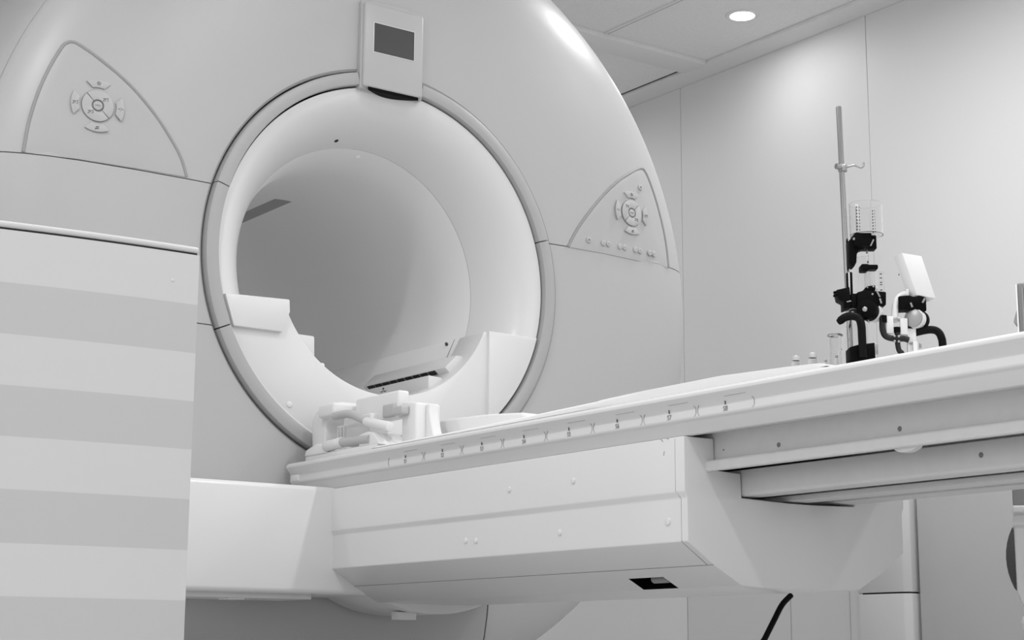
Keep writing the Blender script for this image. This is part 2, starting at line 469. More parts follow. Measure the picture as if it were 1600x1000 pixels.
rp = panel(resample(RC)+RB, 0, 'control_panel'); outline(RC, .0045, rp, 'panel_edge', M_edge)
def face_frame(px, py, off=.0035):
    p = onface(px, py, off); e = .01
    r0 = math.hypot(p.x-AX, p.z-AZ); sl_ = (Yf(r0+.02)-Yf(r0-.02))/.04
    d = Vector((p.x-AX, 0, p.z-AZ)).normalized()
    n_ = Vector((-0, -1, 0))+d*sl_; n_.normalize()
    z_ = (Vector((0, 0, 1))-n_*n_.z).normalized(); x_ = z_.cross(n_)*-1
    x_ = (-n_).cross(z_)*-1 if False else z_.cross(-n_)*-1
    if x_.x < 0: x_ = -x_
    M_ = Matrix((x_, z_, n_)).transposed().to_4x4(); M_.translation = p
    return M_
def flat(poly, h, frame, bev=.0008):
    """raised plate from a 2-D outline on a local face (x right, y up, z out)"""
    bm = prism(poly, -.001, h, 'Z', bev, 2); bm.transform(frame); return bm
def sector(r0, r1, a0, a1, n=10):
    return [(r1*math.cos(a0+(a1-a0)*i/n), r1*math.sin(a0+(a1-a0)*i/n)) for i in range(n+1)]+[(r0*math.cos(a1+(a0-a1)*i/n), r0*math.sin(a1+(a0-a1)*i/n)) for i in range(n+1)]
def bars(lst, frame, z=.0035):
    bm = newbm()
    for (x0, y0, x1, y1, w) in lst:
        a = Vector((x0, y0, 0)); b = Vector((x1, y1, 0)); d = (b-a).normalized(); n_ = Vector((-d.y, d.x, 0))*w/2
        bb = prism([(a+n_)[:2], (b+n_)[:2], (b-n_)[:2], (a-n_)[:2]], z-.0005, z+.0002, 'Z'); join(bm, bb)
    bm.transform(frame); return bm
def sun(cx, cy):
    out = []
    for k in range(8):
        t = k*PI/4; out.append((cx+.0028*math.cos(t), cy+.0028*math.sin(t), cx+.0052*math.cos(t), cy+.0052*math.sin(t), .0009))
    for k in range(8):
        t, u = k*PI/4, (k+1)*PI/4; out.append((cx+.0022*math.cos(t), cy+.0022*math.sin(t), cx+.0022*math.cos(u), cy+.0022*math.sin(u), .0007))
    return out
def bed_icon(cx, cy, s=1):
    w = .0009
    return [(cx-s*.006, cy+.002, cx+s*.004, cy+.002, w), (cx-s*.003, cy+.002, cx-s*.003, cy-.003, w), (cx, cy+.002, cx, cy-.003, w), (cx+s*.003, cy-.003, cx+s*.006, cy-.003, w), (cx+s*.006, cy-.003, cx+s*.006, cy+.004, w), (cx+s*.004, cy+.004, cx+s*.006, cy+.004, w), (cx-s*.006, cy-.004, cx-s*.003, cy-.004, .0014)]
def bell_icon(cx, cy):
    w = .0009
    return [(cx-.003, cy-.002, cx-.002, cy+.003, w), (cx-.002, cy+.003, cx+.002, cy+.003, w), (cx+.002, cy+.003, cx+.003, cy-.002, w), (cx-.004, cy-.002, cx+.004, cy-.002, w), (cx-.005, cy-.005, cx+.005, cy+.005, w)]
def arrow_icon(cx, cy):
    w = .0009
    return [(cx-.006, cy, cx-.002, cy, w), (cx-.003, cy+.0015, cx-.002, cy, w), (cx+.002, cy, cx+.006, cy, w), (cx+.002, cy, cx+.003, cy+.0015, w), (cx, cy-.004, cx, cy-.002, w), (cx, cy+.002, cx, cy+.004, w)]
def rosette(parent, px, py, mirror):
    fr = face_frame(px, py)
    s = -1 if mirror else 1
    cut = R(135) if not mirror else R(45)
    # two half-moon rockers, split along a diagonal
    for k in (0, 1):
        a0 = cut-PI+k*PI+.03; a1 = cut+k*PI-.03
        bm = flat(sector(.0145, .037, a0, a1, 24), .0032, fr)
        mid = (a0+a1)/2; ic = bed_icon(.024*math.cos(mid), .024*math.sin(mid), s)
        join(bm, bars(ic, fr), 1); obj('rocker_button', bm, [M_btn, M_ink], parent)
    obj('button_bed', flat([(.038*math.cos(2*PI*i/40), .038*math.sin(2*PI*i/40)) for i in range(40)], .0006, fr, 0), M_seal, parent)
    bm = flat([(.0105*math.cos(2*PI*i/24), .0105*math.sin(2*PI*i/24)) for i in range(24)], .0032, fr)
    join(bm, text_bm('SPEED', .0052, fr @ Matrix.Translation((0, 0, .0034))), 1); obj('speed_button', bm, [M_btn, M_inkl], parent)
    for a, ic in ((90, sun), (270, bell_icon), (0, arrow_icon if s > 0 else bed_icon), (180, bed_icon if s > 0 else arrow_icon)):
        pl = sector(.0455, .062, R(a-31), R(a+31), 12)
        if True:
            # ends cut straight, inner edge shorter
            o_ = [(.062*math.cos(R(a-27+54*i/12)), .062*math.sin(R(a-27+54*i/12))) for i in range(13)]
            i_ = [(.0435*math.cos(R(a+18-36*i/6)), .0435*math.sin(R(a+18-36*i/6))) for i in range(7)]
            pl = o_+i_
        bm = flat(pl, .0034, fr); c = (.053*math.cos(R(a)), .053*math.sin(R(a)))
        join(bm, bars(ic(*c), fr, .0037), 1); obj('button', bm, [M_btn, M_ink], parent)
rosette(lp, 152.5, 165.5, False); rosette(rp, 986.5, 333, True)
for (px, py), d in zip([(1000, 293), (919.5, 375)], ('o', 'o')):
    fr = face_frame(px, py); bm = flat([(.0085*math.cos(2*PI*i/24), .0085*math.sin(2*PI*i/24)) for i in range(24)], .0034, fr, .0012)
    join(bm, bars([(-.004, .002, .004, .002, .0008), (-.004, -.002, .004, -.002, .0008), (-.002, 0, .003, 0, .0008)], fr, .0036), 1)
    obj('round_button', bm, [M_btn, M_ink], rp)
for k, (px, py) in enumerate([(946.5, 380.5), (972, 386), (996, 391), (1018, 396)]):
    fr = face_frame(px, py)
    for s in (-1, 1):
        c = s*.0088
        bm = flat([(c+.0083*math.cos(2*PI*i/24), .0083*math.sin(2*PI*i/24)) for i in range(24)], .0034, fr, .0012)
        ic = [(c-.004, 0, c-.001, 0, .0008), (c+.001, .002, c+.004, .002, .0008), (c+.002, -.002, c+.004, -.001, .0008)] + ([(c-.0025, -.0015, c-.0025, .0015, .0008)] if s > 0 else [])
        join(bm, bars(ic, fr, .0036), 1); obj('round_button', bm, [M_btn, M_inkl], rp)

# ------------------------------------------------------------------ patient bed
bed = thing('patient_bed', 'long white patient bed cantilevered on a boxy base in front of the scanner', 'patient bed', (AX, 2.6, 0))
def mir(pts): return pts+[(2*AX-x, z) for x, z in reversed(pts)]
# base: long boxy hull (cross-section with stepped channel for the beams)
half = [(2.187, .424), (2.075, .427), (2.073, .469), (2.013, .471), (2.011, .525), (1.943, .525), (1.943, .431), (1.9485, .421), (1.9485, .347), (2.008, .309), (2.072, .276), (2.12, .2735)]
def chamfer_pt(t): return (2.008+.064*t, .309-.033*t)
TA, TB, HY0, HY1 = .40, .97, 2.362, 2.459
half = half[:10]+[chamfer_pt(TA), chamfer_pt(TB)]+half[10:]
def hull_mesh():
    pl = mir(half); n = len(pl); bm = newbm(); rows = []
    for y in (2.199, HY0, HY1, 3.40): rows.append([bm.verts.new((x, y, z)) for x, z in pl])
    for k in range(3):
        for i in range(n):
            if k == 1 and i == 10: continue               # the hatch opening
            j = (i+1) % n; bm.faces.new((rows[k][i], rows[k+1][i], rows[k+1][j], rows[k][j]))
    bm.faces.new(rows[0]); bm.faces.new(rows[-1][::-1])
    bmesh.ops.recalc_face_normals(bm, faces=bm.faces)
    return bevel_bm(bm, .006, 3, 20)
hull = hull_mesh()
n_ = Vector((-.033, 0, -.064)).normalized(); u_ = Vector((.064, 0, -.033)).normalized()
pc = chamfer_pt((TA+TB)/2); c0 = Vector((pc[0], (HY0+HY1)/2, pc[1])); hw = (TB-TA)*.072/2; hl = (HY1-HY0)/2
fm = Matrix((u_, Vector((0, 1, 0)), n_)).transposed().to_4x4(); fm.translation = c0
bs = obj('base_housing', hull, M_bed, bed, ang=28)
b2 = box(-hw-.002, hw+.002, -hl-.002, hl+.002, -.042, -.038, 0)
for q in ((-hw-.002, -hw+.0003, -hl-.002, hl+.002), (hw-.0003, hw+.002, -hl-.002, hl+.002), (-hw-.002, hw+.002, -hl-.002, -hl+.0003), (-hw-.002, hw+.002, hl-.0003, hl+.002)): join(b2, box(*q, -.04, -.0006, 0))
b2.transform(fm); bmesh.ops.recalc_face_normals(b2, faces=b2.faces); hp = obj('hatch_lining', b2, M_black, bs, 'black recessed hatch in the underside')
b3 = cyl((.006, -.034, -.013), (.006, .012, -.013), .0085, 20, .003); b3.transform(fm); obj('hatch_roller', b3, mat('roller_grey', .3, .4), hp)
# end frame line and hull seam
obj('hull_seam', tube([(2.0065, 2.2, .3097), (2.0065, 3.39, .3097)], .0005, 6), M_seal, bs)
obj('end_cap_seam', tube([(1.9432, 2.222, .522), (1.9432, 2.222, .432), (1.9486, 2.214, .420), (1.9486, 2.214, .347), (2.006, 2.214, .3097)], .0005, 6), M_seal, bs)
for px, py in [(796, 765), (896, 751), (875, 832), (728, 845), (744, 845), (1044, 815)]:
    p = onX(px, py, 1.943 if py < 790 else 1.9485); obj('screw_cap', dome(p, (-1, 0, 0), .006 if px > 700 and px < 1000 else .007, .003), M_bed, bs)
# cross piece joining base to scanner, with the round belly under it
crs = box(AX-.78, AX+.30, 3.39, 3.585, .290, .529, .012, 3)
bp = obj('cross_housing', crs, M_bed, bed)
obj('cable_gland', box(AX-.50, AX-.46, 3.43, 3.48, .275, .292, .002), M_bed, bp)
obj('cross_skirt', box(AX-.77, AX-.30, 3.42, 3.57, .279, .2915, .002), M_alu, bp)
rb = .372; zb = .251+rb
def arcb(a0, a1, n): return [(AX+rb*math.sin(a0+(a1-a0)*i/n), zb-rb*math.cos(a0+(a1-a0)*i/n)) for i in range(n+1)]
obj('belly', prism(arcb(-.80, .80, 36), 3.372, 3.59, 'Y', .003, 2), M_bed, bed)
obj('foot_tab', box(AX-.085, AX-.035, 3.40, 3.43, .238, .256, .002), M_bed, bed)
# beams and tabletop
YF, YB = .9, 3.566
def sym(poly): return [poly, [(2*AX-x, z) for x, z in poly]]
def both(poly, y0, y1, bev):
    a, b = sym(poly); return join(prism(a, y0, y1, 'Y', bev), prism(b, y0, y1, 'Y', bev))
beam1 = both([(2.040, .560), (2.014, .560), (2.013, .489), (1.994, .486), (1.991, .483), (1.990, .470), (1.993, .4665), (2.02, .4715), (2.040, .473)], YF, 3.38, .0015)
join(beam1, box(2.03, 2*AX-2.03, YF, 3.38, .55, .562, 0))
be = obj('support_rail', beam1, M_alu, bed)
b2_ = both([(2.0765, .476), (2.0765, .434), (2.081, .430), (2.13, .4315), (2.13, .476)], YF, 3.38, .002)
join(b2_, box(2.12, 2*AX-2.12, YF, 3.38, .46, .475, 0))
obj('inner_beam', b2_, M_alu, bed)
join_ = box(2.190, 2*AX-2.190, YF, 3.3, .4275, .4375, .002); join(join_, box(2.2, 2*AX-2.2, YF, 3.3, .437, .461, 0), 1)
obj('drive_plate', join_, [M_alu, M_seal], bed)
for px, py, x in [(1217, 695, 2.0135), (1406, 670, 2.0135), (1131, 703, 2.0135), (1533, 711, 2.0765)]:
    p = onX(px, py, x); obj('bolt', dome(p, (-1, 0, 0), .0042 if px != 1131 else .0015, .0015), M_seal, be)
p = onX(1436, 697, 2.03); obj('cable_guide', prism([(p.y+.024*math.cos(t), .470-.010*math.sin(t)) for t in [PI*i/14 for i in range(15)]], 1.998, 2.012, 'X', .003), M_alu, be)
# tabletop: hollow-topped board with stepped side
side = [(1.940, .5953), (1.932, .5955), (1.925, .5945), (1.920, .590), (1.9195, .585), (1.932, .5705), (1.9335, .567), (1.9325, .5525), (1.934, .549), (1.939, .546), (1.9505, .5262), (1.962, .5262), (2.000, .534)]
topc = [(1.985, .5952), (2.15, .5952)]
prof = list(reversed(topc))+side
full = prof+[(2*AX-x, z) for x, z in reversed(prof)]
# order: start inside left top, run round the left side, along the bottom, up the right side, back over the top
top = obj('tabletop', prism(full, YF, YB, 'Y', .0012, 2, 25), M_top, bed)
def endcap():
    bm = prism([(1.926, .5835), (1.933, .571), (1.9335, .553), (1.96, .5415), (2.03, .537), (2.03, .5835)], YB-.002, YB+.004, 'Y', .001)
    return bm
obj('end_plate', endcap(), M_top, top)
obj('end_bracket', box(1.9305, 1.938, 3.525, 3.560, .553, .5685, .002), M_top, top)
# position marks
frm = Matrix(((0, 0, -1, 0), (-1, 0, 0, 0), (0, 1, 0, 0), (0, 0, 0, 1)))
def ftext(y, z, x=1.9322): m_ = frm.copy(); m_.translation = (x, y, z); return m_
def bracket(y, s_):
    pts = []
    for i in range(11):
        t = i/10; off = .0045*abs(2*t-1)**3
        pts.append((1.9326 if .5525+.0175*t < .567 else 1.9326-.0015*((.5525+.0175*t-.567)/.0035), y+s_*(.001+off), .5525+.0175*t))
    return tube(pts, .00045, 5)
for k in range(8):
    y = 3.0665-k*.1405
    bm = text_bm('S%d' % (k+1), .0118, ftext(y, .5573)); join(bm, box(1.9312, 1.9328, y-.0007, y+.0007, .5645, .5705, 0), 1)
    obj('position_mark', bm, [M_inkl, M_ink], top)
for k in range(9):
    y = 3.1368-k*.1405
    if k > 0: obj('bracket_mark', bracket(y+.001, 1), M_inkl, top)
    if k < 8: obj('bracket_mark', bracket(y-.001, -1), M_inkl, top)

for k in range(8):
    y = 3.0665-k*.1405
    obj('label_shadow_line', tube([(1.9262, y-.004, .5770), (1.9262, y-.055, .5770)], .0004, 6), M_dash, top)  # shadow marks of the upper labels, drawn as thin grey tubes
for (xa, ya), (xb, yb) in (((1033, 687), (1036, 690)), ((1041, 684.5), (1045, 686)), ((1037, 757), (1041, 763)), ((1041, 759), (1045, 766)), ((1038, 705), (1037, 712))):
    a = onX(xa, ya, 1.9428 if ya < 757 else 1.9436); b = onX(xb, yb, 1.9428 if ya < 757 else 1.9455)
    obj('scratch', tube([a, b], .0006, 6), M_inkl, bs)

# ------------------------------------------------------------------ pad, cushion, head coil
def pad():
    bm = newbm(); ys = [1.86, 1.875, 1.89, 1.95, 2.1, 2.3, 2.42, 2.44, 2.5, 2.8, 3.05, 3.2, 3.215]; rows = []
    zt_ = [.602, .606, .607, .610, .6155, .6145, .612, .612, .611, .606, .604, .604, .602]
    xs = [(1.941, .5975), (1.938, .5995), (1.939, .99), (1.947, 1.), (2.0, 1.), (2.1, 1.), (2.215, 1.)]
    for y, z in zip(ys, zt_):
        L = []
        for x, f in xs:
            zz = f if f < .7 else (z if f == 1. else z-.004)
            
            L.append((x, zz))
        pr = L+[(2*AX-x, zz) for x, zz in reversed(L[:-1])]
        lowr = [(2*AX-1.975, .5975), (2*AX-2.03, .5975), (AX, .5975), (2.03, .5975), (1.975, .5975)]
        nar = (lambda x: 1.94+(x-1.94)*.17) if y < 2.43 else (lambda x: x)
        
        rows.append([bm.verts.new((nar(x), y, zz)) for x, zz in pr+lowr])
    n = len(rows[0])
    for a, b in zip(rows[:-1], rows[1:]):
        for i in range(n): bm.faces.new((a[i], a[(i+1) % n], b[(i+1) % n], b[i]))
    bm.faces.new(rows[0]); bm.faces.new(rows[-1][::-1])
    bmesh.ops.recalc_face_normals(bm, faces=bm.faces); return bm
tag(obj('table_pad', pad(), M_pad, ang=50), 'thin white mattress pad lying along the bed top', 'mattress pad')
cu = prism([(2.86, .6065), (2.86, .640), (2.90, .658), (3.02, .668), (3.21, .676), (3.21, .6065)], 2.11, 2.34, 'X', .006, 3)
tag(obj('foam_cushion', cu, M_pad), 'low white foam cushion on the pad beside the head coil', 'cushion')
hc = thing('head_coil', 'white head coil holder with grey tube handles at the scanner end of the bed', 'head coil', (2.1, 3.42, .6))
XB = 1.975
def bx_(px0, py0, px1, py1, x, d, bev=.004, seg=3):
    a = onX(px0, py0, x); b = onX(px1, py1, x)
    return box(x, x+d, min(a.y, b.y), max(a.y, b.y), min(a.z, b.z), max(a.z, b.z), bev, seg)
obj('base_tray', box(1.965, 2.46, 3.235, 3.56, .5962, .6165, .005), M_coil, hc)
obj('foot_block', prism([(3.558, .614), (3.552, .628), (3.50, .640), (3.475, .632), (3.455, .614)], 1.962, 2.02, 'X', .003), M_coil, hc)
# left upright bracket with the upper arm root
ub = prism([(3.562, .612), (3.568, .700), (3.552, .722), (3.50, .733), (3.44, .733), (3.44, .700), (3.50, .694), (3.505, .612)], 1.985, 2.06, 'X', .005, 3)
obj('upright', ub, M_coil, hc)
obj('arm_root', box(1.968, 2.05, 3.437, 3.51, .698, .731, .008, 3), M_coil, hc)
a = onX(523, 650, 1.968); b = onX(548, 647, 1.975); c = onX(576, 660, 1.975); d = onX(610, 667, 1.975)
obj('upper_tube', tube([a, b, c], .0098, 16, 8), M_coilg, hc)
dd = (d-c).normalized(); obj('tube_sleeve', cyl(c-dd*.012, d, .0112, 20, .004), M_coil, hc)
a = onX(509, 698, 1.968); b = onX(535, 691, 1.968); c = onX(579, 686, 1.968)
obj('lower_tube', cyl(b, c, .0098, 18), M_coilg, hc)
obj('tube_sleeve', cyl(a, b, .0125, 20, .004), M_coil, hc)
lb = bx_(527, 666, 537, 690, 1.995, .01, .001); lbo = obj('rating_plate', lb, M_coil, hc)
obj('plug_block', prism([(3.315, .612), (3.315, .641), (3.280, .645), (3.255, .641), (3.235, .625), (3.225, .612)], 1.965, 2.055, 'X', .003, 3), M_coil, hc)
obj('rear_panel', bx_(537, 654, 578, 690, 2.0, .05, .003), M_coil, hc)
obj('gate_block', bx_(555, 624, 622, 652, 2.02, .03, .006), M_coil, hc)
obj('latch', bx_(597, 633, 614, 650, 2.012, .02, .004), M_coilg, hc)
obj('latch', bx_(612, 636, 628, 646, 2.0, .02, .004), M_coilg, hc)
# tall coil shell with a flared right side
def shell():
    a = onX(627, 690, 2.02); b = onX(627, 627, 2.02); c = onX(650, 628, 2.02); d = onX(650, 688, 2.02)
    bm = prism([(a.y, .612), (b.y, b.z), (c.y, c.z), (d.y, .612)], 2.02, 2.085, 'X', .006, 3)
    e = onX(682, 631, 2.065)
    fl = [(c.y, c.z-.001), (e.y, c.z-.006)]
    for i in range(9):
        t = i/8; fl.append((e.y-.012*t-.016*t*t, c.z-.006-(c.z-.620)*t))
    fl.append((c.y, .614))
    join(bm, prism(fl, 2.045, 2.070, 'X', .004, 3)); return bm
obj('coil_shell', shell(), M_coil, hc)
def lines():
    bm = newbm()
    for i, px in enumerate((529.5, 534.5)):
        for k in range(7):
            a = onX(px, 669+k*2.9, 1.9945); join(bm, box(1.9942, 1.9952, a.y-.0022, a.y+.0022, a.z-.0012, a.z+.0002, 0))
    return bm
obj('small_print', lines(), M_inkl, lbo)

# ------------------------------------------------------------------ perfusion apparatus
RP = onX(1345, 560, 2.32); DEP = (RP-CAMPOS).dot(fw); K = DEP/F
ZB = .5960
rig = thing('perfusion_stand', 'black and clear perfusion apparatus with steel pole standing on the bed top', 'laboratory apparatus', (RP.x, RP.y, ZB), -YAW, local=True)
def L(px, py, w=0.): return Vector(((px-1345)*K, w, (560-py)*K/math.cos(PITCH)+RP.z-ZB))
def lbox(px0, py0, px1, py1, w0, w1, bev=.002, seg=2):
    a, b = L(px0, py0), L(px1, py1); return box(min(a.x, b.x), max(a.x, b.x), w0, w1, min(a.z, b.z), max(a.z, b.z), bev, seg)
def lpoly(pts, w0, w1, bev=.0015): return prism([(L(x, y).x, L(x, y).z) for x, y in pts], w0, w1, 'Y', bev)
def lcyl(px, py0, py1, rp, w=0., n=32, bev=0):
    a, b = L(px, py0, w), L(px, py1, w); return cyl(a, b, rp*K, n, bev)
def ltube(pts, rp, sub=8, n=14): return tube([L(x, y, w) for x, y, w in pts], rp*K, n, sub)
obj('base_plate', box(-.018, .162, -.03, .052, 0, .008, .002), M_frost, rig)
PB = 560+(RP.z-ZB-.006)*math.cos(PITCH)/K      # row of the base plate's top
pz = L(1338, 560).z
obj('pole', tube([(L(1339, 560).x, .045, .006), L(1331, 145, .045)], 4.6*K, 18), M_chrome, rig)
h = obj('hook_clamp', lcyl(1334, 241, 252.5, 7.2, .045, 24, .001), M_steel, rig)
obj('clamp_knob', tube([L(1329, 247, .045), L(1325, 247.5, .03), L(1320.5, 247.5, .028)], [2*K, 5.2*K, 4.6*K], 16), M_steel, h)
obj('hook', ltube([(1338, 246, .045), (1346, 243.5, .045), (1353, 242, .045), (1359, 244, .045), (1364, 245.5, .045), (1368, 243, .045), (1369, 237, .045)], 1.6), M_steel, h)
def open_cyl(px, py_top, py_bot, rp, wall, w):
    zt_, zb_ = L(px, py_top).z, L(px, py_bot).z; r_ = rp*K; t_ = wall*K
    return lathe([(0, zb_), (r_, zb_), (r_, zt_), (r_-t_, zt_), (r_-t_, zb_+t_), (0, zb_+t_)], (L(px, 0).x, w, 0), 48)
cyb = obj('graduated_cylinder', open_cyl(1364.5, 311, 362, 26.3, 1.0, .02), M_glass, rig)
def grads(px, py0, py1, n, rp, w, ang, wd):
    bm = newbm(); cx = L(px, 0).x; r_ = rp*K
    for i in range(n):
        z = L(px, py0+(py1-py0)*i/(n-1)).z
        for da, wl in ((0, wd), (-.16, wd*.45)):
            t = R(ang)+da; c = Vector((cx+r_*math.cos(t), w+r_*math.sin(t), z)); d = Vector((-math.sin(t), math.cos(t), 0))*wl*K
            q = 1.15*K
            b = box(-wl*K, wl*K, -.0001, .0001, -q, q, 0); b.transform(Matrix.Translation(c) @ Matrix.Rotation(t+PI/2, 4, 'Z')); join(bm, b)
    return bm
obj('scale_marks', grads(1364.5, 310, 352, 9, 25.0, .02, 112, 1.7), M_ink, cyb)
obj('scale_marks', grads(1364.5, 317, 351, 8, 25.0, .02, 53, 1.0), M_ink, cyb)
obj('scale_strip', lbox(1352.5, 305, 1357.5, 350, .02+25.1*K*.93, .02+25.1*K*.935, 0), M_frost, cyb)
obj('upper_holder', join(lbox(1342, 361, 1369, 383, 0, .045), lbox(1366, 364, 1377.5, 386, .005, .03)), M_black, rig)
obj('holder_screw', tube([L(1366, 383, -.003), L(1371, 373, -.003)], 1.3*K, 8), M_steel, rig); obj('holder_screw', dome(L(1341.5, 371, .003), (0, -1, 0), 2.2*K, .002), M_steel, rig)
obj('holder_arm', lpoly([(1335, 370), (1345, 366), (1362, 372), (1362, 383), (1352, 386), (1347, 392), (1346, 406), (1341, 415), (1334, 408)], .012, .04, .003), M_black, rig)
obj('drip_tube', lcyl(1363, 383, 412, 1.9, .01, 14), M_glass, rig)
obj('tube_joint', join(lcyl(1361, 389, 394, 1.3, .004, 10), lcyl(1362, 406, 409, 1.3, .004, 10)), M_ink, rig)
obj('mounting_board', lpoly([(1341, 408), (1346, 404), (1347, 392), (1372, 388), (1374, 470), (1341, 470)], .046, .05, .001), M_glass, rig)
obj('small_chamber', open_cyl(1367, 421, 450, 10.2, .8, .012), M_glass, rig)
obj('chamber_cap', join(lbox(1351.5, 411, 1363, 421, .0, .03), lbox(1362, 412, 1377.5, 419, .0, .025)), M_black, rig)
sb = obj('scale_plate', lbox(1380, 420, 1389.5, 452, .02, .022, 0), M_glass, rig)
def dots():
    bm = newbm()
    for y in (423.5, 430, 437, 440.5, 449): join(bm, lbox(1383, y-.8, 1386.5, y+.8, .0192, .0199, 0))
    return bm
obj('scale_marks', dots(), M_ink, sb)
obj('pillar', join(lbox(1330.5, 421, 1333.5, 460, .02, .03), lbox(1335.5, 420, 1340, 460, .02, .03)), M_black, rig)
obj('pillar_strip', lbox(1332.8, 421, 1336, 459, .021, .029, 0), M_frost, rig)
obj('side_clamp', join(join(lpoly([(1310, 453), (1331, 448), (1333, 480), (1321, 484), (1321, 472), (1313, 468)], -.002, .03), lbox(1306.5, 453.5, 1314, 457, .004, .012)), lbox(1306, 459, 1314, 462.5, .004, .012)), M_black, rig)
obj('clamp_lever', tube([L(1325, 472.5, -.005), L(1332, 471, -.005)], 1.2*K, 8), M_steel, rig)
obj('left_block', lbox(1333, 458, 1343, 482, .0, .03), M_black, rig)
obj('main_block', lpoly([(1342, 457), (1356, 453), (1388, 456), (1387, 477), (1375, 480), (1342, 488)], -.004, .034, .002), M_black, rig)
obj('top_bracket', lpoly([(1355, 450), (1359, 446.5), (1372, 444.5), (1372, 453), (1355, 454)], .0, .03), M_black, rig)
for x, y, r_ in ((1359, 449, 1.2), (1368.5, 447.5, 1.6), (1366, 460, 1.7)): obj('screw', dome(L(x, y, -.001 if y < 452 else -.004), (0, -1, 0), r_*K, .0015), M_steel, rig)
obj('lever', tube([L(1372, 455, -.007), L(1377, 465, -.007)], 1.6*K, 8), M_steel, rig); obj('lever', tube([L(1377, 467, -.006), L(1379, 475, -.006)], 1.9*K, 8), M_steel, rig)
ax_ = Vector((.96, .28, 0))
def wheel(px, py, w, rp, t0, t1):
    c = L(px, py, w); d = Vector((math.sin(R(32)), -math.cos(R(32)), 0)); d = Vector((-.54, -.84, 0)).normalized()
    return cyl(c+d*t0*K, c+d*t1*K, rp*K, 36, .001)
wb = obj('pump_wheel', wheel(1360, 486, .0, 16, -4, 14), M_black, rig)
obj('wheel_rim', wheel(1363, 486, .0, 15.5, -18, -4), M_frost, wb)
obj('wheel_hub', wheel(1359.5, 485.5, .0, 4.2, 14, 15.5), M_steel, wb)
obj('handle_tube', ltube([(1315, 501, .0), (1322, 497, -.008), (1333, 496.5, -.014), (1341, 501, -.018), (1344, 512, -.02), (1344.5, 530, -.02), (1345, 562, -.02)], 6.4, 8, 18), M_rub, rig)
obj('handle_tip', tube([L(1316.5, 500.3, .0), L(1312.5, 503, .004)], [6.4*K, 5*K], 16), M_rub, rig)
obj('foot_block', lpoly([(1326.5, 544), (1341, 540), (1365.5, 537), (1366, 562), (1326.5, 566)], -.012, .03), M_black, rig)
fz = L(1345, 566).z
obj('leg', box(L(1328, 0).x, L(1364, 0).x, -.01, .028, .006, fz+.004, .002), M_black, rig)
obj('back_plate', lpoly([(1323, 508), (1338, 500), (1364, 500), (1364, PB), (1323, PB)], .034, .037, .001), M_glass, rig)
obj('steel_plate', lbox(1366, 538, 1372, 554, -.004, -.001, .001), M_steel, rig)
obj('coil_loop', ltube([(1327, 492, .0), (1330, 485, .0), (1337, 484, -.004), (1345, 490, -.01), (1352, 499, -.014), (1358, 506, -.012)], 1.3), M_glass, rig)
obj('hose', ltube([(1381, 494, .0), (1380.5, 505, .0), (1381, 517, .0), (1385, 525, .0), (1394, 528.5, .0), (1404, 529, .0), (1414, 529, .0), (1421, 531, .0)], 4.8, 8), mat('hose_dark', .02, .3, .3), rig)
obj('hose_branch', ltube([(1403.5, 512, .001), (1403.5, 528, .001), (1404, 540, .001), (1406, 548, .001), (1410, 552, .001), (1412, 566, .001), (1412, PB, .001)], 4.2, 8), mat('hose_smoke', .02, .3, .3), rig)
obj('hose_collar', join(lcyl(1382.5, 493, 504, 5.6, .0, 20), lcyl(1403, 511, 519, 5.6, .001, 20)), M_black, rig)
for x, y in ((1397.5, 526), (1404, 526.5), (1397.5, 534), (1404, 534.5)): obj('bolt', dome(L(x, y, -.007), (0, -1, 0), 2.0*K, .002), M_steel, rig)
obj('white_plate', lbox(1386.5, 494, 1398, 521, -.002, .006, .001), M_frost, rig)
obj('white_plate', lbox(1408.5, 497, 1420, 523, -.002, .006, .001), M_frost, rig)
obj('bracket', lbox(1398, 495.5, 1409, 501, -.001, .004, .001), M_steel, rig)
obj('bent_tube', ltube([(1402, 502, .006), (1402, 488, .006), (1404, 474, .006), (1409, 464, .006), (1416, 459, .006), (1423, 457.5, .006)], 5.2, 8, 18), M_frost, rig)
obj('tube_end', lbox(1420, 450.5, 1424.5, 463, .0, .012, .001), M_frost, rig)
rbk = obj('pump_block', lpoly([(1407, 463), (1424, 461.5), (1432, 464.5), (1440, 461.5), (1450, 465), (1450, 486), (1420, 484), (1412, 484.5), (1407, 483)], -.006, .026, .002), M_black, rig)
obj('lever', tube([L(1443, 474, -.009), L(1447, 467, -.009)], 1.7*K, 8), M_steel, rbk); obj('lever', tube([L(1424.5, 474, -.008), L(1427, 481, -.008)], 1.9*K, 8), M_steel, rbk)
wb = obj('pump_wheel', wheel(1432, 497, .0, 16, -24, -13), M_black, rig)
obj('wheel_rim', wheel(1431, 497, .0, 15.5, -13, 1), M_frost, wb)
obj('wheel_face', wheel(1430.5, 497, .0, 14.5, 1, 4), M_steel, wb)
obj('white_post', join(lbox(1420, 512, 1434, PB, .004, .012, .001), lbox(1427, 533, 1434, PB, -.004, .006, .001)), M_frost, rig)
obj('post_bolt', join(lbox(1438, 535, 1441, 543, .0, .006, .001), dome(L(1424.5, 535.5, .003), (0, -1, 0), 2*K, .002)), M_steel, rig)
obj('post_cap', lbox(1420, 499, 1430, 512, .002, .014, .001), M_black, rig)
obj('handle_tube', ltube([(1432, 518, .012), (1446, 515, .008), (1458, 514, .004), (1467, 517, .002), (1472, 526, .0), (1474, 545, .0), (1474, PB, .0)], 6.2, 8, 18), M_rub, rig)
